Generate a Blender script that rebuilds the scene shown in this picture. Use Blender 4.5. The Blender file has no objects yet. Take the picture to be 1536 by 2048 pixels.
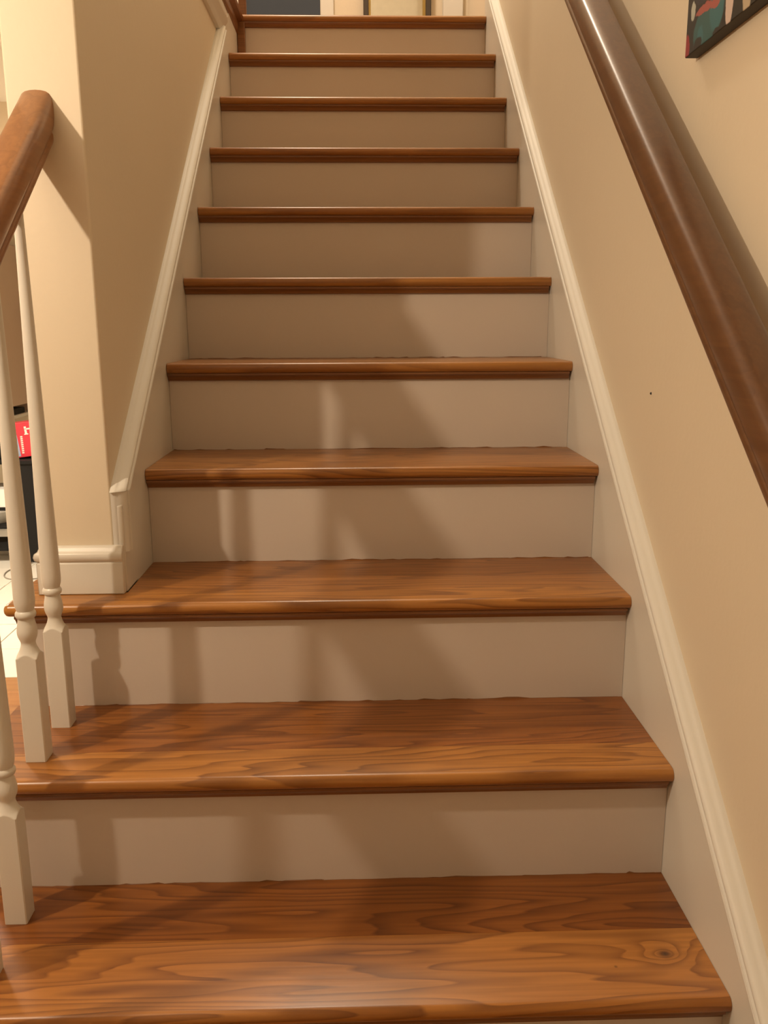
import bpy, bmesh, math, random
from mathutils import Vector, Matrix
random.seed(7)
SC = bpy.context.scene
COL = SC.collection
# ------------------------------------------------------------------ camera
PITCH, YAW, ROLL, FPX = 0.2155, 0.0301, -0.0042, 1722.6
cam_data = bpy.data.cameras.new('camera')
cam = bpy.data.objects.new('camera', cam_data)
COL.objects.link(cam)
cam_data.sensor_fit = 'VERTICAL'
cam_data.sensor_height = 36.0
cam_data.lens = FPX / 2048.0 * 36.0
cam_data.clip_start = 0.02
fw = Vector((math.sin(YAW) * math.cos(PITCH), math.cos(YAW) * math.cos(PITCH), -math.sin(PITCH)))
rt = Vector((math.cos(YAW), -math.sin(YAW), 0))
up = rt.cross(fw)
r2 = math.cos(ROLL) * rt + math.sin(ROLL) * up
u2 = -math.sin(ROLL) * rt + math.cos(ROLL) * up
m = Matrix((r2, u2, -fw)).transposed().to_4x4()
m.translation = Vector((-0.0204, -0.9213, 0.842))
cam.matrix_world = m
SC.camera = cam
# ------------------------------------------------------------------ world, lamps, exposure
w = bpy.data.worlds.new('world'); SC.world = w; w.use_nodes = True
w.node_tree.nodes['Background'].inputs[0].default_value = (1.0, 0.8, 0.55, 1)
w.node_tree.nodes['Background'].inputs[1].default_value = 0.03
SC.view_settings.view_transform = 'Standard'
SC.view_settings.look = 'None'
SC.view_settings.gamma = 1.0
SC.view_settings.use_curve_mapping = False
SC.view_settings.exposure = 0.66

def lamp(name, kind, loc, energy, color, size=0.03, rot=None):
    d = bpy.data.lights.new(name, kind); d.energy = energy; d.color = color
    if kind == 'AREA':
        d.shape = 'SQUARE'; d.size = size
    else:
        d.shadow_soft_size = size
    o = bpy.data.objects.new(name, d); COL.objects.link(o); o.location = loc
    if rot: o.rotation_euler = rot
    return o
WARM = (1.0, 0.80, 0.585)
lamp('hall_ceiling_lamp', 'POINT', (-1.09, -0.23, 1.42), 25, WARM, 0.020)
lamp('kitchen_ceiling_lamp', 'AREA', (-2.55, 3.0, 1.75), 78, (1.0, 0.86, 0.68), 0.4)
lamp('upper_hall_lamp', 'POINT', (-0.30, 2.30, 3.55), 56, (1.0, 0.84, 0.65), 0.12)
lamp('entry_fill_light', 'AREA', (-0.8, -2.2, 1.74), 1.5, WARM, 0.9)  # fill light added behind the camera to lift the risers, not a fixture

# ------------------------------------------------------------------ helpers
def tag(o, label=None, cat=None, group=None, kind=None):
    if label: o['label'] = label
    if cat: o['category'] = cat
    if group: o['group'] = group
    if kind: o['kind'] = kind
    return o
def empty(name, loc=(0, 0, 0)):
    o = bpy.data.objects.new(name, None); COL.objects.link(o); o.location = loc
    o.empty_display_size = 0.05
    return o
def obj(name, bm, mat, parent=None, smooth=None, bevel=0, loc=None, segs=2):
    bmesh.ops.recalc_face_normals(bm, faces=bm.faces)
    me = bpy.data.meshes.new(name)
    bm.to_mesh(me); bm.free()
    o = bpy.data.objects.new(name, me); COL.objects.link(o)
    for mm in (mat if isinstance(mat, (list, tuple)) else [mat]): me.materials.append(mm)
    if loc is not None: o.location = loc
    if smooth is not None:
        me.shade_smooth()
        me.set_sharp_from_angle(angle=math.radians(smooth))
    if bevel:
        b = o.modifiers.new('bevel', 'BEVEL'); b.width = bevel; b.segments = segs
        b.limit_method = 'ANGLE'; b.angle_limit = math.radians(40)
        me.shade_smooth(); b.harden_normals = False
        me.set_sharp_from_angle(angle=math.radians(50))
    if parent is not None:
        o.parent = parent
        if loc is None: pass
    return o
def rel(o, base):
    """mesh given in world coordinates, object origin moved to base"""
    o.data.transform(Matrix.Translation(-Vector(base)))
    o.location = base
    return o
def box(bm, x0, x1, y0, y1, z0, z1):
    v = [bm.verts.new(p) for p in ((x0, y0, z0), (x1, y0, z0), (x1, y1, z0), (x0, y1, z0),
                                   (x0, y0, z1), (x1, y0, z1), (x1, y1, z1), (x0, y1, z1))]
    for f in ((0, 3, 2, 1), (4, 5, 6, 7), (0, 1, 5, 4), (1, 2, 6, 5), (2, 3, 7, 6), (3, 0, 4, 7)):
        bm.faces.new([v[i] for i in f])
    return bm
def boxes(*bs):
    bm = bmesh.new()
    for b in bs: box(bm, *b)
    return bm
def sweep(bm, prof, p0, p1, U, V, cut0=None, cut1=None):
    """extrude profile points (u,v) from p0 to p1; cut normals mitre the ends"""
    p0, p1, U, V = Vector(p0), Vector(p1), Vector(U), Vector(V)
    d = (p1 - p0).normalized()
    rings = []
    for p, c in ((p0, cut0), (p1, cut1)):
        ring = []
        for u, v in prof:
            q = p + U * u + V * v
            if c is not None:
                c = Vector(c)
                q = q + d * ((p - q).dot(c) / d.dot(c))
            ring.append(bm.verts.new(q))
        rings.append(ring)
    n = len(prof)
    for i in range(n):
        bm.faces.new((rings[0][i], rings[0][(i + 1) % n], rings[1][(i + 1) % n], rings[1][i]))
    bm.faces.new(rings[0][::-1]); bm.faces.new(rings[1])
    return bm
def prism(bm, poly, axis, a, b):
    def P(p, t):
        return {'x': (t, p[0], p[1]), 'y': (p[0], t, p[1]), 'z': (p[0], p[1], t)}[axis]
    A = [bm.verts.new(P(p, a)) for p in poly]; B = [bm.verts.new(P(p, b)) for p in poly]
    n = len(poly)
    for i in range(n): bm.faces.new((A[i], A[(i + 1) % n], B[(i + 1) % n], B[i]))
    bm.faces.new(A[::-1]); bm.faces.new(B)
    return bm

# ------------------------------------------------------------------ materials
class NT:
    def __init__(s, name):
        s.m = bpy.data.materials.new(name); s.m.use_nodes = True
        s.t = s.m.node_tree; s.b = s.t.nodes['Principled BSDF']
    def n(s, typ, **kw):
        nd = s.t.nodes.new(typ)
        for k, v in kw.items():
            if k.startswith('i_'):
                key = k[2:]
                nd.inputs[int(key) if key.isdigit() else key].default_value = v
            else: setattr(nd, k, v)
        return nd
    def l(s, a, b): s.t.links.new(a, b)
    def math(s, op, a, b=None, clamp=False):
        nd = s.n('ShaderNodeMath', operation=op); nd.use_clamp = clamp
        for i, v in enumerate((a, b)):
            if v is None: continue
            if isinstance(v, (int, float)): nd.inputs[i].default_value = v
            else: s.l(v, nd.inputs[i])
        return nd.outputs[0]
    def mix(s, f, a, b, blend='MIX'):
        nd = s.n('ShaderNodeMix', data_type='RGBA', blend_type=blend)
        for i, v in ((0, f), (6, a), (7, b)):
            if isinstance(v, (int, float)): nd.inputs[i].default_value = v
            elif isinstance(v, tuple): nd.inputs[i].default_value = (*v, 1)
            else: s.l(v, nd.inputs[i])
        return nd.outputs[2]
    def ramp(s, f, stops):
        nd = s.n('ShaderNodeValToRGB'); e = nd.color_ramp.elements
        while len(e) > 1: e.remove(e[0])
        e[0].position = stops[0][0]; e[0].color = (*stops[0][1], 1)
        for p, c in stops[1:]:
            k = e.new(p); k.color = (*c, 1)
        s.l(f, nd.inputs[0]); return nd.outputs[0]
def paint(name, col, rough=0.5, var=0.04, bump=0.15, scale=90, spec=0.5):
    k = NT(name); tc = k.n('ShaderNodeTexCoord').outputs['Object']
    n1 = k.n('ShaderNodeTexNoise', i_Scale=3.0, i_Detail=3.0); k.l(tc, n1.inputs[0])
    c = k.mix(n1.outputs[0], tuple(x * (1 - var) for x in col), tuple(min(1, x * (1 + var)) for x in col))
    k.l(c, k.b.inputs['Base Color'])
    n2 = k.n('ShaderNodeTexNoise', i_Scale=float(scale), i_Detail=2.0); k.l(tc, n2.inputs[0])
    bp = k.n('ShaderNodeBump', i_Strength=bump, i_Distance=0.002); k.l(n2.outputs[0], bp.inputs['Height'])
    k.l(bp.outputs[0], k.b.inputs['Normal'])
    k.b.inputs['Roughness'].default_value = rough
    k.b.inputs['Specular IOR Level'].default_value = spec
    return k.m
def plain(name, col, rough=0.5, metal=0.0):
    k = NT(name)
    tc = k.n('ShaderNodeTexCoord').outputs['Object']
    n1 = k.n('ShaderNodeTexNoise', i_Scale=40.0, i_Detail=2.0); k.l(tc, n1.inputs[0])
    k.l(k.mix(n1.outputs[0], tuple(x * .93 for x in col), tuple(min(1, x * 1.07) for x in col)), k.b.inputs['Base Color'])
    k.b.inputs['Roughness'].default_value = rough; k.b.inputs['Metallic'].default_value = metal
    return k.m
def wood(name, light, mid, dark, rough=0.31, axis='x', rings=9.0, spread=(1.3, 9.0, 9.0), coat=0.10, contrast=1.0, knots=(), specks=False):
    """flat-sawn grain: contour lines of a noise stretched along the board, plus pores and fibre streaks"""
    k = NT(name)
    tc = k.n('ShaderNodeTexCoord').outputs['Object']
    oi = k.n('ShaderNodeObjectInfo')
    off = k.n('ShaderNodeVectorMath', operation='SCALE'); off.inputs[0].default_value = (7.3, 3.1, 5.7)
    k.l(k.math('MULTIPLY', oi.outputs['Random'], 9.0), off.inputs['Scale'])
    add = k.n('ShaderNodeVectorMath', operation='ADD'); k.l(tc, add.inputs[0]); k.l(off.outputs[0], add.inputs[1])
    p = add.outputs[0]
    order = {'x': (0, 1, 2), 'y': (1, 0, 2), 'z': (2, 1, 0)}[axis]
    def stretched(sv):
        s3 = [0, 0, 0]
        for i, a in enumerate(order): s3[a] = sv[i]
        mp = k.n('ShaderNodeMapping'); mp.inputs['Scale'].default_value = s3
        k.l(p, mp.inputs[0]); return mp.outputs[0]
    n1 = k.n('ShaderNodeTexNoise', i_Scale=1.0, i_Detail=3.0, i_Roughness=0.42); k.l(stretched(spread), n1.inputs[0])
    field = n1.outputs[0]
    for kp in knots:
        ds = k.n('ShaderNodeVectorMath', operation='SUBTRACT'); k.l(tc, ds.inputs[0]); ds.inputs[1].default_value = kp[:3]
        sc = k.n('ShaderNodeVectorMath', operation='MULTIPLY'); k.l(ds.outputs[0], sc.inputs[0]); sc.inputs[1].default_value = (16, 30, 4)
        ln = k.n('ShaderNodeVectorMath', operation='LENGTH'); k.l(sc.outputs[0], ln.inputs[0])
        g = k.math('POWER', 2.718, k.math('MULTIPLY', ln.outputs['Value'], -1.6))
        field = k.math('ADD', field, k.math('MULTIPLY', g, 0.28))
    r = k.math('FRACT', k.math('MULTIPLY', field, rings))
    # asymmetric ring: slow fade then a sharp dark late-wood line
    g1 = k.ramp(r, [(0.0, (0.0,) * 3), (0.45, (0.12,) * 3), (0.80, (0.75,) * 3), (0.92, (1.0,) * 3), (1.0, (0.0,) * 3)])
    n2 = k.n('ShaderNodeTexNoise', i_Scale=1.0, i_Detail=3.0); k.l(stretched((5, 170, 170)), n2.inputs[0])
    n3 = k.n('ShaderNodeTexNoise', i_Scale=1.0, i_Detail=2.0); k.l(stretched((1.2, 3.5, 3.5)), n3.inputs[0])
    base = k.mix(k.ramp(n3.outputs[0], [(0.3, (0,) * 3), (0.7, (1,) * 3)]), light, mid)
    gf = k.math('MULTIPLY', g1, k.math('MULTIPLY', k.ramp(n2.outputs[0], [(0.3, (0.45,) * 3), (0.65, (1,) * 3)]), 0.62 * contrast))
    c = k.mix(gf, base, dark)
    st = k.ramp(n2.outputs[0], [(0.38, (1,) * 3), (0.62, (0,) * 3)])
    c = k.mix(k.math('MULTIPLY', st, 0.26), c, dark)
    for kp in knots:
        ds = k.n('ShaderNodeVectorMath', operation='SUBTRACT'); k.l(tc, ds.inputs[0]); ds.inputs[1].default_value = kp[:3]
        sc = k.n('ShaderNodeVectorMath', operation='MULTIPLY'); k.l(ds.outputs[0], sc.inputs[0]); sc.inputs[1].default_value = (kp[3], kp[4], 4)
        ln = k.n('ShaderNodeVectorMath', operation='LENGTH'); k.l(sc.outputs[0], ln.inputs[0])
        kf = k.math('SUBTRACT', 1.0, ln.outputs['Value'], clamp=True)
        c = k.mix(k.math('MULTIPLY', kf, 1.0), c, (0.030, 0.010, 0.005))
    if specks:
        vo = k.n('ShaderNodeTexVoronoi', i_Scale=9.0); k.l(p, vo.inputs['Vector'])
        sp_ = k.math('SUBTRACT', 1.0, k.math('MULTIPLY', vo.outputs['Distance'], 34.0), clamp=True)
        c = k.mix(k.math('MULTIPLY', sp_, 0.85), c, (0.03, 0.010, 0.004))
    c = k.mix(1.0, c, oi.outputs['Color'], 'MULTIPLY')
    k.l(c, k.b.inputs['Base Color'])
    k.b.inputs['Roughness'].default_value = rough
    k.b.inputs['Coat Weight'].default_value = coat
    k.b.inputs['Coat Roughness'].default_value = 0.18
    bp = k.n('ShaderNodeBump', i_Strength=0.12, i_Distance=0.0008); k.l(n2.outputs[0], bp.inputs['Height'])
    k.l(bp.outputs[0], k.b.inputs['Normal'])
    return k.m

M_wall = paint('cream_wall_paint', (0.72, 0.625, 0.475), 0.55, 0.03)
M_wall2 = paint('taupe_wall_paint', (0.60, 0.53, 0.43), 0.6, 0.03)
M_white = paint('white_trim_paint', (0.70, 0.67, 0.60), 0.33, 0.03, 0.10, 60)
M_riser = paint('white_riser_paint', (0.64, 0.57, 0.50), 0.38, 0.05, 0.12, 70)
M_cap = paint('glossy_white_trim_paint', (0.70, 0.68, 0.62), 0.50, 0.03, 0.10, 60)
M_ceil = paint('ceiling_paint', (0.80, 0.77, 0.70), 0.8, 0.02)
OAK_L, OAK_M, OAK_D = (0.460, 0.205, 0.046), (0.370, 0.145, 0.030), (0.105, 0.029, 0.006)
M_oak = wood('varnished_oak', OAK_L, OAK_M, OAK_D, rings=20, spread=(1.0, 9.0, 9.0), contrast=1.22, specks=True)
M_oak_knot = wood('varnished_oak_with_knot', OAK_L, OAK_M, OAK_D, rings=20, spread=(1.0, 9.0, 9.0), contrast=1.22, specks=True, knots=((0.391, 0.086, 0.022, 75, 95),))
M_oak_calm = wood('varnished_oak_straight', OAK_L, OAK_M, OAK_D, spread=(0.8, 16, 16), rings=7, contrast=0.7)
M_scotia = wood('dark_oak_moulding', (0.26, 0.110, 0.034), (0.21, 0.085, 0.026), (0.11, 0.036, 0.011), rough=0.35, spread=(0.8, 40, 40), contrast=0.8)
RAIL = ((0.150, 0.066, 0.024), (0.115, 0.048, 0.017), (0.060, 0.022, 0.008))
M_rail = wood('dark_stained_rail_wood', *RAIL, rough=0.33, axis='y', spread=(1.0, 22, 22), rings=5, contrast=0.6, coat=0.12)
M_rail2 = wood('brown_stained_rail_wood', (0.34, 0.150, 0.052), (0.27, 0.112, 0.036), (0.13, 0.045, 0.015), rough=0.28, axis='y', spread=(1.0, 22, 22), rings=5, contrast=0.6, coat=0.25)
M_floor = wood('hall_floor_oak', (0.48, 0.27, 0.13), (0.42, 0.22, 0.10), (0.22, 0.09, 0.04), rough=0.3, contrast=0.7)
M_tile = paint('white_floor_tile', (0.80, 0.77, 0.70), 0.25, 0.03, 0.05, 30)
M_grout = paint('grey_grout', (0.40, 0.37, 0.33), 0.9, 0.05)
M_black = plain('black_laminate', (0.002, 0.0015, 0.0015), 0.85)
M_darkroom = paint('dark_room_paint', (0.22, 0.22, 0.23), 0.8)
M_steel = plain('grey_metal', (0.35, 0.34, 0.32), 0.35, 0.9)
M_taupe = paint('taupe_cabinet_paint', (0.60, 0.45, 0.35), 0.4, 0.05)
M_red = plain('red_cardboard', (0.75, 0.045, 0.075), 0.4)
M_paper = plain('white_print', (0.85, 0.83, 0.80), 0.6)
M_blue = plain('pale_blue_print', (0.36, 0.44, 0.66), 0.5)
M_gold = plain('gilt_frame', (0.42, 0.30, 0.10), 0.35, 0.7)
M_dkgold = plain('dark_frame', (0.06, 0.045, 0.03), 0.5)
M_mirror = plain('mirror_glass', (0.85, 0.88, 0.86), 0.04, 1.0)
M_china = plain('white_china', (0.82, 0.80, 0.76), 0.2)
M_mat = plain('dark_rubber', (0.03, 0.03, 0.032), 0.8)
M_cable = plain('grey_cable', (0.30, 0.27, 0.23), 0.5)

# ------------------------------------------------------------------ dimensions
RUN, RISE, NOSE = 0.240, 0.190, 0.023
XL, XR = -0.430, 0.448            # faces of the two skirtboards
WL, WR = -0.448, 0.466            # faces of the two stair walls
XO = -0.623                       # open left end of the lower treads
FLOOR = -3 * RISE
SL = RISE / RUN
RD = Vector((0, RUN, RISE)).normalized()      # along the rake
RN = Vector((0, -RISE, RUN)).normalized()     # square to it, upwards
CS = RUN / math.hypot(RUN, RISE)
HALLY = 3.10                      # far wall of the upper hall
def struct(name, bm, mat, parent=None, **kw):
    o = obj(name, bm, mat, parent, **kw)
    if parent is None: o['kind'] = 'structure'
    return o
# ------------------------------------------------------------------ shell
wr = struct('wall_right', boxes((WR, WR + .1, -3, HALLY + .1, FLOOR, 4.2)), M_wall)
tag(wr, 'cream painted wall right of the stairs carrying the dark handrail', 'wall')
bm = bmesh.new(); bmesh.ops.create_uvsphere(bm, u_segments=10, v_segments=6, radius=0.0022)
nail = obj('nail_head', bm, M_mat, wr, smooth=60); nail.location = (WR, 0.500, 0.727)
wl = struct('wall_left', boxes((-.566, WL, .551, 5.5, FLOOR, 1.775)), M_wall, bevel=0.004)
tag(wl, 'cream painted wall end and stair wall left of the upper steps', 'wall')
tag(struct('wall_far_left', boxes((-3.1, -3.0, -3, 5.6, FLOOR, 4.2)), M_wall), 'cream wall on the far left of hall and kitchen', 'wall')
tag(struct('wall_back', boxes((-3, .566, -3.1, -3, FLOOR, 4.2)), M_wall), 'cream wall behind the foot of the stairs', 'wall')
tag(struct('wall_kitchen', boxes((-3, -.566, 5.5, 5.6, FLOOR, 1.775)), M_wall), 'cream kitchen wall beyond the balusters', 'wall')
tag(struct('wall_upper_front', boxes((-3, WR, -.2, -.1, 1.9, 4.2)), M_wall), 'cream upper wall above the foot of the stairwell', 'wall')
# far wall of the upper hall, with its dark doorway
wf = struct('wall_upper_back', boxes((-3, -.52, HALLY, HALLY + .1, 1.6, 4.2), (-.130, WR, HALLY, HALLY + .1, 1.6, 4.2),
                                     (-.52, -.130, HALLY, HALLY + .1, 3.85, 4.2)), M_wall)
tag(wf, 'cream wall across the upper hall beyond the top step', 'wall')
dr = struct('door_1', boxes((-.552, -.490, HALLY - .015, HALLY + .1, 1.9, 3.88), (-.160, -.102, HALLY - .015, HALLY + .1, 1.9, 3.88),
                            (-.552, -.102, HALLY - .015, HALLY + .1, 3.82, 3.88)), M_cap, bevel=0.003)
tag(dr, 'white cased doorway into a dark room at the top of the stairs', 'doorway')
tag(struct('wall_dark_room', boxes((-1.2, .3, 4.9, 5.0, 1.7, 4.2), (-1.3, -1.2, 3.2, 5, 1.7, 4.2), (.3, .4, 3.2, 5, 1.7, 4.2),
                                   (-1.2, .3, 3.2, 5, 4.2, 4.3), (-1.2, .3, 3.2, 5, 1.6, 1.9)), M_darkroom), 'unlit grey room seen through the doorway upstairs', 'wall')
tag(struct('trim_5', boxes((.358, .445, HALLY - .016, HALLY, 1.9, 3.9)), M_cap, bevel=0.003), 'white vertical casing in the right corner of the upper hall', 'trim')
cl = struct('ceiling', boxes((-3, WL, -3, 5.5, 1.775, 1.785), (WL, WR, -3, -.1, 1.775, 1.785)), M_ceil)
tag(cl, 'white ceiling over the lower hall and kitchen', 'ceiling')
tag(struct('ceiling.001', boxes((-3, WR, -.1, HALLY, 4.2, 4.25)), M_ceil), 'white ceiling over the upper hall', 'ceiling')
# floors: lower hall planks, kitchen tiles, upper hall
fl = struct('floor', boxes((-3, WR, -3, 2.43, FLOOR - .05, FLOOR - .012)), M_grout)
tag(fl, 'light oak plank floor of the lower hall left of the stairs', 'floor')
PLK = {}
def plank(x0, x1, y0, y1):
    key = (round(x1 - x0, 3), round(y1 - y0, 3))
    if key not in PLK:
        o = obj('plank', boxes((0, key[0] - .0015, 0, key[1] - .0015, 0, .0125)), M_floor, fl, bevel=0.0008, segs=1)
        PLK[key] = o
    else:
        o = PLK[key].copy(); COL.objects.link(o)
    o.location = (x0, y0, FLOOR - .0125)
    v = random.uniform(.9, 1.08); o.color = (v, v * random.uniform(.95, 1.02), v * random.uniform(.9, 1.0), 1)
y = 2.43
row = 0
while y > -3:
    y -= .133; row += 1
    cuts = [-3, -1.95 + .25 * ((row * 7) % 4 - 1.5), -.64]
    for a, b in zip(cuts, cuts[1:]): plank(a, b, y, y + .133)
    if y < -.62:
        c = -.2 + .3 * ((row * 5) % 3 - 1)
        plank(-.64, c, y, y + .133); plank(c, WR, y, y + .133)
ft = struct('floor.001', boxes((-3, -.566, 2.43, 5.5, FLOOR - .05, FLOOR - .004)), M_grout)
tag(ft, 'white tiled kitchen floor beyond the balusters', 'floor')
TP = .3255
tile0 = None
for i in range(-5, 4):
    for j in range(0, 10):
        x0, y0 = -1.658 + i * TP, 2.432 + j * TP
        if x0 < -3 or x0 + TP > -.5 or y0 + TP > 5.55: continue
        if tile0 is None:
            tile0 = obj('tile', boxes((0.0025, TP - .0025, 0.0025, TP - .0025, -.008, 0)), M_tile, ft, bevel=0.0015, segs=1); o = tile0
        else:
            o = tile0.copy(); COL.objects.link(o)
        o.location = (x0, y0, FLOOR + random.uniform(-.0008, .0008))
uf = struct('floor.002', boxes((-3, XL - .031, -.1, HALLY, 1.785, 1.898), (XL - .031, WR, 2.455, HALLY, 1.70, 1.898)), [M_white])
uf.data.materials.clear(); uf.data.materials.append(M_floor)
tag(uf, 'wooden floor of the upper hall at the top of the stairs', 'floor')

# ------------------------------------------------------------------ staircase
st = empty('staircase', (0, 0, FLOOR))
tag(st, 'straight flight of varnished oak treads with white painted risers', 'staircase')
def part(name, bm, mat, parent=st, base=None, **kw):
    """mesh in world coordinates; parent st sits at (0,0,FLOOR)"""
    o = obj(name, bm, mat, parent, **kw)
    return o
def set_rel(o, origin, parent_world):
    o.data.transform(Matrix.Translation(-Vector(origin)))
    o.location = Vector(origin) - Vector(parent_world)
TH = 0.022
def nose_prof(y0, y1, z):
    """yz section of a front board: bullnose at y0"""
    r = TH / 2
    pts = [(y1, z), (y0 + .010, z)]
    for a in (110, 128, 146, 164, 180, 200, 220, 245, 270):
        t = math.radians(a)
        pts.append((y0 + .0095 + .0095 * math.cos(t), z - r + r * math.sin(t)))
    pts.append((y1, z - TH))
    return pts
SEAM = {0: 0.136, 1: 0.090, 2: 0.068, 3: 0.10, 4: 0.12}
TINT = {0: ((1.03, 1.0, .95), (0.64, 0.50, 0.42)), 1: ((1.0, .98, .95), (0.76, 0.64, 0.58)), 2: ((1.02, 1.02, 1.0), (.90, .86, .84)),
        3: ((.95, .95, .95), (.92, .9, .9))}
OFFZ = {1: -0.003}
ZT = lambda k: k * RISE + OFFZ.get(k, 0.0)
for k in range(-2, 11):
    y0, z = k * RUN, ZT(k)
    ry = (k + 1) * RUN + NOSE                       # face of the riser behind
    x0 = XO if k <= 2 else XL + .0005
    x1 = XR - .0005
    yb = ry + .004
    if k == 10: yb = y0 + .085
    s = y0 + (SEAM.get(k, 0.11) if k < 10 else .06)
    # front board with the nosing (the tread itself), its seam with the board behind
    bm = prism(bmesh.new(), nose_prof(y0, s - .0001, z), 'x', x0, x1)
    bw = bm.edges.layers.float.new('bevel_weight_edge')
    for e in bm.edges:
        if all(abs(v.co.x - x0) < 1e-4 for v in e.verts) and not all(v.co.y > s - .001 for v in e.verts): e[bw] = 1.0
    if k == 0: mt = M_oak_knot
    else: mt = M_oak if k <= 3 else M_oak_calm
    org = (0, y0, z - TH)
    tr = obj('tread', bm, mt, st, bevel=0.009 if k <= 2 else 0.0012, segs=3)
    tr.modifiers[0].limit_method = 'WEIGHT'
    set_rel(tr, org, st.location)
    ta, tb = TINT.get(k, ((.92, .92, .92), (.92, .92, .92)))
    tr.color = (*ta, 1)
    bx0 = x0 if k < 2 else XL + .0005
    if k == 2:
        bm = boxes((bx0, x1, s + .0001, yb, z - TH, z))
    elif k == 1:
        bm = boxes((bx0, x1, s + .0001, yb, z - TH, z))
    else:
        bm = boxes((bx0, x1, s + .0001, yb, z - TH, z))
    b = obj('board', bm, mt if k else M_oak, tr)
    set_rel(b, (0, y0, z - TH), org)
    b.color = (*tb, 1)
    if k == 2:   # return of the tread along the wall end
        b = obj('board', boxes((XO, -.583, s + .0001, s + .09, z - TH, z)), M_oak, tr, bevel=0.004, segs=3)
        set_rel(b, (0, y0, z - TH), org); b.color = (*ta, 1)
    # cove moulding under the nosing
    rf = y0 + NOSE
    zc = z - TH
    prof = [(rf + .001, zc), (rf - .0165, zc), (rf - .0165, zc - .004), (rf - .013, zc - .0065), (rf - .0095, zc - .011), (rf - .008, zc - .015), (rf - .004, zc - .0165), (rf + .001, zc - .0165)]
    xs0 = -.607 if k <= 2 else XL + .001
    c = obj('cove_moulding', prism(bmesh.new(), prof, 'x', xs0, x1 - .004), M_scotia, tr, smooth=35)
    set_rel(c, org, org)
    # ragged line where the riser paint stops at the tread
    if 0 <= k <= 4:
        bm = bmesh.new(); xx = bx0 + .002 if k < 2 else XL + .003; lo_, hi_ = [], []
        rr = random.Random(40 + k)
        while xx < x1 - .002:
            lo_.append(bm.verts.new((xx, ry - .0012, z + .0002)))
            hi_.append(bm.verts.new((xx, ry - .0004, z + .0004 + max(0, rr.gauss(.0002, .0010)))))
            xx += rr.uniform(.004, .03)
        for i in range(len(lo_) - 1): bm.faces.new((lo_[i], lo_[i + 1], hi_[i + 1], hi_[i]))
        q = obj('paint_edge', bm, M_scotia, tr); set_rel(q, org, org)
    # riser below this tread
    zb = ZT(k - 1) if k > -2 else FLOOR
    xr0 = -.600 if k <= 2 else XL + .0005
    r = obj('riser', boxes((xr0, x1, rf, rf + .016, zb, zc)), M_riser, st)
    set_rel(r, (0, rf, zb), st.location)
# closed side of the open lower steps
poly = []
for k in range(-2, 3):
    rf = k * RUN + NOSE
    poly += [(rf + .001, ZT(k - 1) - TH - .001 if k > -2 else FLOOR), (rf + .001, ZT(k) - TH - .001)]
poly += [(.551, ZT(2) - TH - .001), (.551, FLOOR)]
sg = obj('side_stringer', prism(bmesh.new(), poly, 'x', -.600, -.585), M_white, st); set_rel(sg, (0, 0, FLOOR), st.location)
# landing edge along the left of the stairwell, and the wooden corner strip under it
lnp = []
for a in range(90, 271, 20):
    t = math.radians(a); lnp.append((-.411 - .011 * math.cos(t) * 1.0, 1.889 + .011 * math.sin(t)))
prof = [(XL - .03, 1.900), (-.416, 1.900), (-.409, 1.897), (-.405, 1.889), (-.409, 1.881), (-.416, 1.878), (-.424, 1.874), (-.424, 1.845), (-.429, 1.838), (XL - .03, 1.838)]
bm = bmesh.new()
sweep(bm, prof, (0, .30, 0), (0, 2.452, 0), (1, 0, 0), (0, 0, 1))
ln = obj('landing_nosing', bm, M_scotia, st, smooth=40); set_rel(ln, (0, .3, 1.84), st.location)
cs = obj('corner_strip', boxes((XL + .001, -.402, 10 * RUN + .004, 10 * RUN + NOSE + .001, ZT(9) + .0005, 1.878)), M_scotia, st, bevel=.002); set_rel(cs, (-.42, 2.41, ZT(9)), st.location)

# ------------------------------------------------------------------ skirtboards with their cap mouldings
CAP = [(0, 0), (.018, 0), (.0235, .001), (.0262, .004), (.0270, .0075), (.0258, .0110), (.0222, .0128), (.0215, .0142), (.0240, .0165), (.0248, .0205), (.0236, .0245),
       (.0195, .0280), (.0140, .0305), (.0095, .0318), (.0080, .0335), (.0040, .0350), (0, .0355)]
CAP = [(u, v * .78) for u, v in CAP]
def skirt(name, x_wall, sgn, ya, yb, o_low, label):
    t = empty(name, (x_wall, ya, ya * SL)); t['kind'] = 'structure'; tag(t, label, 'trim')
    lo, hi = -.235, o_low + .004
    poly = [(ya, ya * SL + (lo if name != 'trim_2' else -.10)), (yb, yb * SL + lo), (yb, yb * SL + hi), (ya, ya * SL + hi)]
    if name == 'trim_2':
        poly = [(ya, ZT(2) + .0005), (.62, ZT(2) + .0005), (.70, .70 * SL + lo), (yb, yb * SL + lo), (yb, yb * SL + hi), (ya, ya * SL + hi)]
    b = obj('skirt_board', prism(bmesh.new(), poly, 'x', x_wall, x_wall + sgn * .018), M_white, t, bevel=.002)
    set_rel(b, t.location, t.location)
    return t
ts_r = skirt('trim_1', WR, -1, -.62, 2.45, .087, 'white skirtboard with a glossy moulded cap along the right stair wall')
bm = bmesh.new()
o_low = .087
sweep(bm, CAP, (WR, -.62, -.62 * SL + o_low), (WR, 2.60, 2.60 * SL + o_low), (-1, 0, 0), RN)
c = obj('cap_moulding', bm, M_cap, ts_r, smooth=40); set_rel(c, ts_r.location, ts_r.location)
YS = .5515                       # where the left skirt starts, near the wall end
ts_l = skirt('trim_2', WL, 1, YS, 2.41, .094, 'white skirtboard with a moulded cap along the left stair wall')
bm = bmesh.new()
OL = .094
zE = .560
yE = (zE - OL) / SL
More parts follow.
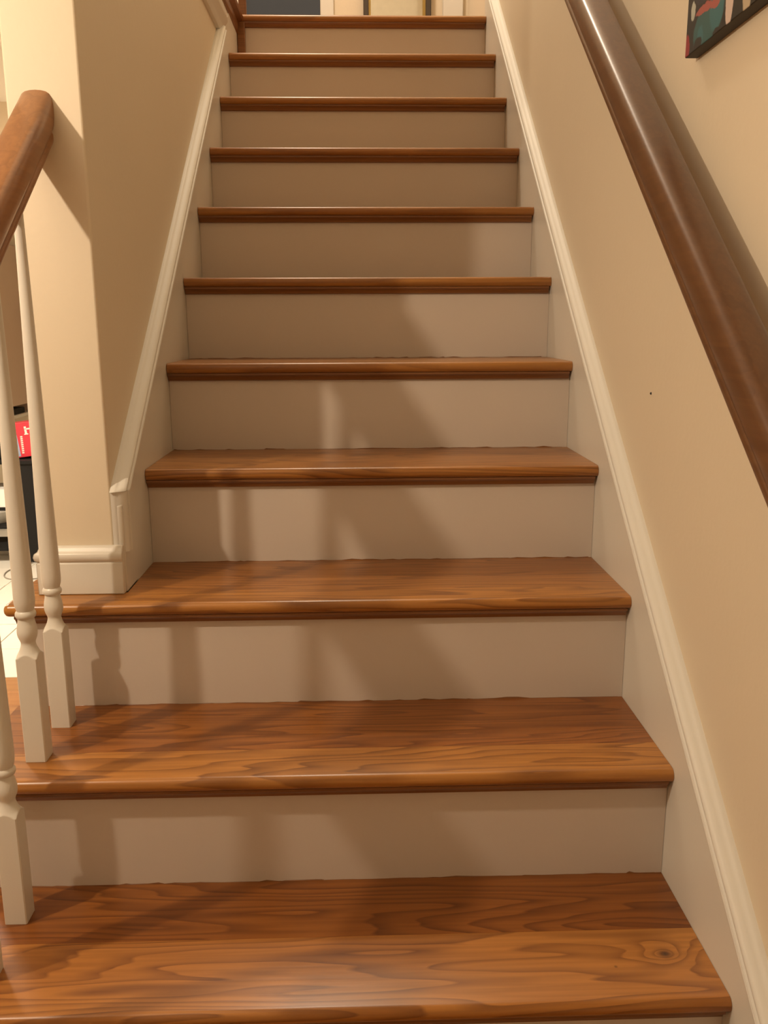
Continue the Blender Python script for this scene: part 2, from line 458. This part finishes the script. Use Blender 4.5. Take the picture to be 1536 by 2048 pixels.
sweep(bm, CAP, (WL, yE, zE), (WL, 2.085, 2.085 * SL + OL), (1, 0, 0), RN, cut0=(0, 0, 1))
c = obj('cap_moulding', bm, M_cap, ts_l, smooth=40); set_rel(c, ts_l.location, ts_l.location)
bm = bmesh.new()
sweep(bm, [(u, v * 1.15) for u, v in CAP], (WL, yE - .008, .452), (WL, yE - .008, zE - .0005), (1, 0, 0), (0, -1, 0))
c = obj('cap_moulding', bm, M_cap, ts_l, smooth=40); set_rel(c, ts_l.location, ts_l.location)
# baseboard round the wall end
BB = [(0, 0), (.0145, 0), (.0145, .056), (.0125, .058), (.0165, .062), (.0180, .068), (.0165, .074), (.0120, .077), (.0105, .081), (.0070, .085), (0, .086)]
bb = empty('baseboard_left', (-.51, .551, ZT(2))); bb['kind'] = 'structure'
tag(bb, 'white moulded baseboard round the end of the left wall on the wide oak step', 'baseboard')
bm = bmesh.new(); zb = ZT(2) + .0005
sweep(bm, BB, (WL + .016, .551, zb), (-.566, .551, zb), (0, -1, 0), (0, 0, 1), cut0=(1, 0, 0), cut1=Vector((-1, 1, 0)).normalized())
o = obj('baseboard', bm, M_white, bb, smooth=40, bevel=.003); set_rel(o, bb.location, bb.location)
bm = bmesh.new()
sweep(bm, BB, (-.566, .551, zb), (-.566, 1.2, zb), (-1, 0, 0), (0, 0, 1), cut0=Vector((-1, 1, 0)).normalized())
o = obj('baseboard', bm, M_white, bb, smooth=40); set_rel(o, bb.location, bb.location)
bm = bmesh.new()
b2 = [(u, v * 1.3) for u, v in BB]
sweep(bm, b2, (-.566, .64, FLOOR), (-.566, 5.5, FLOOR), (-1, 0, 0), (0, 0, 1))
tag(struct('baseboard_kitchen', bm, M_white, smooth=40), 'white baseboard along the kitchen side of the stair wall', 'baseboard')
# moulding and fascia under the upper floor edge, left of the stairwell
f1 = struct('trim_3', boxes((-.459, XL - .002, .31, 2.41, 1.786, 1.838)), M_white)
tag(f1, 'white fascia under the brown upper floor edge left of the stairwell', 'trim')
bm = bmesh.new()
prof = [(0, 0), (.010, .002), (.016, .012), (.018, .024), (.028, .036), (.030, .046), (0, .048)]
sweep(bm, prof, (WL, .551, 1.742), (WL, 2.10, 1.742), (1, 0, 0), (0, 0, 1))
tag(struct('trim_4', bm, M_cap, smooth=40), 'white crown moulding along the top of the left stair wall', 'trim')

# ------------------------------------------------------------------ railings
def rail_prof(wd, h):
    """section (u across, v square to the rake, 0 at the underside)"""
    half = [(.36 * wd, 0), (.41 * wd, .02 * h), (.425 * wd, .07 * h), (.425 * wd, .17 * h), (.40 * wd, .20 * h), (.40 * wd, .23 * h), (.44 * wd, .27 * h), (.475 * wd, .36 * h), (.495 * wd, .50 * h),
            (.50 * wd, .64 * h), (.49 * wd, .76 * h), (.46 * wd, .86 * h), (.40 * wd, .93 * h), (.31 * wd, .970 * h), (.17 * wd, .992 * h)]
    return half + [(0, h)] + [(-u, v) for u, v in reversed(half)]
sr = empty('stair_railing', (-.519, -.55, FLOOR))
tag(sr, 'brown handrail on turned white balusters at the open left side of the stairs', 'railing')
RX = -.519
RAIL_OFF = .686                 # underside of the rail above the nosing line (vertical)
bm = bmesh.new()
sweep(bm, rail_prof(.053, .062), (RX, -.62, -.62 * SL + RAIL_OFF), (RX, .5508, .5508 * SL + RAIL_OFF), (1, 0, 0), RN, cut0=(0, 1, 0), cut1=(0, 1, 0))
h = obj('handrail', bm, M_rail2, sr, smooth=45); set_rel(h, (RX, -.62, 0), sr.location)
HB = .0158
def baluster(y, zt, ztop):
    prof = [(0.0, .0219), (.166, .0219), (.167, .0213), (.1680, .0203), (.1690, .0193), (.1700, .0184), (.1710, .0176), (.1720, .0168), (.1730, .0160), (.1742, .0152), (.1765, .0140), (.180, .0125), (.184, .0112), (.1875, .0106), (.190, .0106), (.193, .0116), (.198, .0136), (.2035, .0147), (.209, .0147),
            (.216, .0136), (.223, .0121), (.2275, .0116), (.229, .0136), (.231, .0147), (.2335, .0150), (.236, .0147), (.238, .0136), (.2395, .0124), (.242, .0130), (.246, .0142), (.252, .0150), (.262, .0152), (.30, .0146)]
    n0 = len(prof)
    top = ztop - zt
    for i in range(1, 7):
        t = i / 6; prof.append((.30 + (top - .30) * t, .0146 + (.0066 - .0146) * t))
    bm = bmesh.new(); N = 64; rings = []
    for zz, R in prof:
        ring = []
        for i in range(N):
            a = 2 * math.pi * (i + .5) / N
            ca, sa = math.cos(a), math.sin(a)
            rs = HB / max(abs(ca), abs(sa))
            rr = min(R, rs)
            ring.append(bm.verts.new((rr * ca, rr * sa, zz)))
        rings.append(ring)
    for A, B in zip(rings, rings[1:]):
        for i in range(N): bm.faces.new((A[i], A[(i + 1) % N], B[(i + 1) % N], B[i]))
    bm.faces.new(rings[0][::-1]); bm.faces.new(rings[-1])
    o = obj('baluster', bm, M_white, sr, smooth=28)
    o.location = Vector((RX, y, zt + .0003)) - sr.location
for k in (1, 0, -1, -2):
    for y in (.193 + k * RUN, .078 + k * RUN):
        baluster(y, ZT(k), y * SL + RAIL_OFF + .004)
wh = empty('wall_handrail', (.39, .0, .80))
tag(wh, 'long dark brown wooden handrail fixed along the cream right wall', 'handrail')
bm = bmesh.new()
HX, HO, HW, HH = .407, .739, .054, .059
sweep(bm, rail_prof(HW, HH), (HX, -.75, -.75 * SL + HO), (HX, 2.30, 2.30 * SL + HO), (1, 0, 0), RN, cut0=(0, 1, 0), cut1=(0, 1, 0))
o = obj('handrail', bm, M_rail, wh, smooth=45); set_rel(o, (HX, -.75, 0), wh.location)
for y in (-.60, 2.15):
    z = y * SL + HO
    bm = boxes((HX - .012, HX + .012, y - .02, y + .02, z - .004, z + .006), (HX - .006, WR - .004, y - .006, y + .006, z - .016, z - .004), (WR - .006, WR, y - .02, y + .02, z - .05, z + .02))
    o = obj('bracket', bm, M_steel, wh, bevel=.002); set_rel(o, (HX, y, z), wh.location)
npost = obj('newel_post', boxes((-.428, -.402, 2.462, 2.492, 1.8985, 2.9)), M_scotia, bevel=.003); set_rel(npost, (-.415, 2.477, 1.8985), (0, 0, 0))
tag(npost, 'slim brown wooden post standing on the landing at its left corner', 'post')

# ------------------------------------------------------------------ painting on the right wall
def painting_mat():
    k = NT('painted_canvas')
    tc = k.n('ShaderNodeTexCoord').outputs['Object']
    nz = k.n('ShaderNodeTexNoise', i_Scale=48.0, i_Detail=3.0); k.l(tc, nz.inputs[0])
    s1 = k.n('ShaderNodeVectorMath', operation='SUBTRACT'); k.l(nz.outputs['Color'], s1.inputs[0]); s1.inputs[1].default_value = (.5, .5, .5)
    s2 = k.n('ShaderNodeVectorMath', operation='SCALE'); k.l(s1.outputs[0], s2.inputs[0]); s2.inputs['Scale'].default_value = .013
    ad = k.n('ShaderNodeVectorMath', operation='ADD'); k.l(tc, ad.inputs[0]); k.l(s2.outputs[0], ad.inputs[1])
    c = (0.012, 0.011, 0.009)
    c = k.mix(0.0, c, c)
    # blobs: centre along the wall (from the far edge towards the viewer), height above the lower edge, half sizes
    def blob(c, y, z, a, b, col, hard=12):
        ds = k.n('ShaderNodeVectorMath', operation='SUBTRACT'); k.l(ad.outputs[0], ds.inputs[0]); ds.inputs[1].default_value = (0, -y, z)
        sc = k.n('ShaderNodeVectorMath', operation='MULTIPLY'); k.l(ds.outputs[0], sc.inputs[0]); sc.inputs[1].default_value = (0, 1 / a, 1 / b)
        ln = k.n('ShaderNodeVectorMath', operation='LENGTH'); k.l(sc.outputs[0], ln.inputs[0])
        f = k.math('MULTIPLY', k.math('SUBTRACT', 1.0, ln.outputs['Value']), hard, clamp=True)
        return k.mix(f, c, col)
    teal, teal2 = (0.022, 0.092, 0.095), (0.030, 0.130, 0.150)
    c = blob(c, .075, .018, .050, .030, teal)
    c = blob(c, .105, .036, .026, .034, teal2, 6)
    c = blob(c, .052, .010, .012, .018, teal2, 5)
    c = blob(c, .045, .004, .016, .010, (0.012, 0.011, 0.009), 5)
    c = blob(c, .110, .000, .016, .007, (0.012, 0.011, 0.009), 5)
    c = blob(c, .060, .044, .030, .006, (0.34, 0.085, 0.070), 8)
    c = blob(c, .100, .040, .018, .007, (0.34, 0.085, 0.070), 8)
    c = blob(c, .022, .053, .008, .013, (0.42, 0.44, 0.38), 8)
    c = blob(c, .060, .066, .034, .014, (0.020, 0.022, 0.035))
    c = blob(c, .146, .034, .014, .040, (0.58, 0.46, 0.40))
    c = blob(c, .196, .010, .012, .017, (0.45, 0.36, 0.24), 5)
    c = blob(c, .260, .120, .070, .060, (0.30, 0.045, 0.05))
    c = blob(c, .160, .200, .070, .060, teal2)
    c = blob(c, .006, .010, .011, .020, (0.26, 0.018, 0.024), 8)
    k.l(c, k.b.inputs['Base Color']); k.b.inputs['Roughness'].default_value = .45
    return k.m
M_canvas = painting_mat()
M_under = plain('dark_canvas_edge', (0.030, 0.022, 0.014), 0.6)
PT, PY, PZ, PL, PH = .0185, .391, 1.206, .45, .36
pg = obj('painting', boxes((-PT, 0, -PL, 0, 0, PH)), [M_canvas, M_under], bevel=.0012)
for f in pg.data.polygons:
    if f.normal.z < -.9: f.material_index = 1
pg.location = (WR - .0005, PY, PZ)
tag(pg, 'dark unframed canvas painted in teal, pink and black high on the right wall', 'painting')

# ------------------------------------------------------------------ upstairs mirror
mr = empty('mirror', (.165, HALLY - .02, 1.985)); tag(mr, 'tall mirror in a dark and gilt frame on the upper hall wall', 'mirror')
z0, z1 = 1.985, 3.5
y0, y1 = HALLY - .030, HALLY - .001
o = obj('frame', boxes((.022, .044, y0, y1, z0, z1), (.284, .308, y0, y1, z0, z1), (.022, .308, y0, y1, z0, z0 + .02), (.022, .308, y0, y1, z1 - .02, z1)), M_dkgold, mr, bevel=.003); set_rel(o, mr.location, mr.location)
o = obj('inner_frame', boxes((.044, .053, y0 + .004, y1, z0 + .02, z1 - .02), (.272, .284, y0 + .004, y1, z0 + .02, z1 - .02), (.053, .272, y0 + .004, y1, z0 + .02, z0 + .03), (.053, .272, y0 + .004, y1, z1 - .03, z1 - .02)), M_gold, mr); set_rel(o, mr.location, mr.location)
o['label'] = 'gilt inner edge of the frame'
o = obj('mirror_glass', boxes((.053, .272, y1 - .006, y1, z0 + .03, z1 - .03)), M_mirror, mr); set_rel(o, mr.location, mr.location)

# ------------------------------------------------------------------ kitchen seen between the balusters
cb = empty('wall_cabinet', (-2.69, 5.25, .213)); tag(cb, 'taupe wall cabinet hanging in the kitchen corner beyond the balusters', 'cabinet')
o = obj('body', boxes((-2.994, -2.382, 5.007, 5.496, .294, 1.379)), M_taupe, cb, bevel=.004); set_rel(o, cb.location, cb.location)
o = obj('back_panel', boxes((-2.994, -2.382, 5.47, 5.496, .234, .294)), M_taupe, cb); set_rel(o, cb.location, cb.location)
o = obj('ledge', boxes((-2.994, -2.370, 5.007, 5.496, .213, .234)), M_white, cb, bevel=.003); set_rel(o, cb.location, cb.location)
o['label'] = 'pale ledge under the cabinet'
o = obj('ledge_box', boxes((-2.55, -2.388, 5.057, 5.305, .2345, .275)), M_black, bevel=.006); set_rel(o, (-2.47, 5.18, .2345), (0, 0, 0))
tag(o, 'small black box lying on the ledge under the taupe cabinet', 'box')
# black stand
bs = empty('black_stand', (-2.02, 4.22, FLOOR)); tag(bs, 'narrow black stand on the white tiles with a red box on top', 'stand')
yf = 4.20
for nm, b in (('side_panel', (-2.035, -1.925, yf, yf + .30, FLOOR, .035)), ('side_panel', (-2.36, -2.335, yf, yf + .30, FLOOR, .035)),
              ('top', (-2.37, -1.915, yf - .01, yf + .31, .035, .055)), ('shelf', (-2.335, -2.034, yf + .01, yf + .30, -.25, -.23)), ('shelf', (-2.335, -2.034, yf + .01, yf + .30, -.50, -.48))):
    o = obj(nm, boxes(b), M_black, bs, bevel=.002); set_rel(o, ((b[0] + b[1]) / 2, b[2], b[4]), bs.location)
o = obj('paper_stack', boxes((-2.27, -2.045, yf + .015, yf + .24, -.2295, -.12)), M_paper, bevel=.002); set_rel(o, (-2.14, yf + .1, -.2295), (0, 0, 0))
tag(o, 'stack of white papers on the shelf of the black stand', 'papers')
rb = empty('snack_box', (-2.02, 4.33, .0555)); tag(rb, 'red carton with white print standing on the black stand', 'box')
bm = boxes((-2.10, -1.90, 4.27, 4.40, .0555, .262))
o = obj('carton', bm, M_red, rb, bevel=.002); set_rel(o, rb.location, rb.location)
rb.rotation_euler = (0, math.radians(-7), math.radians(4)); rb.location.z += .012
yp = 4.2692
o = obj('printed_panel', boxes((-2.098, -2.045, yp - .0006, yp + .0006, .075, .255)), M_blue, rb); set_rel(o, rb.location, rb.location)
o = obj('printed_mark', boxes((-1.995, -1.982, yp - .001, yp, .205, .248), (-1.995, -1.958, yp - .001, yp, .228, .237), (-2.000, -1.976, yp - .001, yp, .199, .205)), M_paper, rb); set_rel(o, rb.location, rb.location)
o = obj('printed_mark', boxes(*[(-2.035 + .001 * i, -2.022 + .001 * i, yp - .001, yp, .09 + .012 * i, .098 + .012 * i) for i in range(9)]), M_paper, rb); set_rel(o, rb.location, rb.location)
o = obj('black_pouch', boxes((-2.20, -2.115, 4.24, 4.38, .0555, .15)), M_black, bevel=.015, segs=3); set_rel(o, (-2.15, 4.3, .0555), (0, 0, 0))
tag(o, 'small black pouch beside the red carton on the black stand', 'pouch')
# bowl on a dark mat, and a cable, on the tiles
mt_ = obj('floor_mat', boxes((-3.0 + .05, -2.50, 5.10, 5.44, FLOOR + .001, FLOOR + .018)), M_mat, bevel=.004); set_rel(mt_, (-2.7, 5.3, FLOOR + .001), (0, 0, 0))
tag(mt_, 'dark rubber mat on the white tiles at the far kitchen wall', 'mat')
bm = bmesh.new(); N = 32
prof = [(.0, .004), (.07, .004), (.10, .045), (.118, .085), (.124, .085), (.108, .040), (.078, 0), (0, 0)]
rings = [[bm.verts.new((max(r, 1e-4) * math.cos(2 * math.pi * i / N), max(r, 1e-4) * math.sin(2 * math.pi * i / N), z)) for i in range(N)] for r, z in prof]
for A, B in zip(rings, rings[1:]):
    for i in range(N): bm.faces.new((A[i], A[(i + 1) % N], B[(i + 1) % N], B[i]))
o = obj('bowl', bm, M_china, smooth=40); o.location = (-2.64, 5.26, FLOOR + .0185)
tag(o, 'white bowl standing on the dark mat', 'bowl')
cu = bpy.data.curves.new('cable', 'CURVE'); cu.dimensions = '3D'; cu.bevel_depth = .0035; cu.bevel_resolution = 2
sp = cu.splines.new('NURBS'); pts = [(-2.0, 4.18), (-2.02, 4.12), (-2.07, 4.06), (-2.085, 3.98), (-2.06, 3.88), (-2.00, 3.82), (-1.9, 3.8), (-1.75, 3.9)]
sp.points.add(len(pts) - 1)
for p, (x, y) in zip(sp.points, pts): p.co = (x, y, FLOOR + .005, 1)
sp.use_endpoint_u = True; sp.order_u = 4
dg = bpy.data.objects.new('cable', cu); COL.objects.link(dg); cu.materials.append(M_cable)
me = bpy.data.meshes.new_from_object(dg); bpy.data.objects.remove(dg)
o = bpy.data.objects.new('cable', me); COL.objects.link(o)
tag(o, 'thin grey cable curling over the white tiles by the black stand', 'cable')
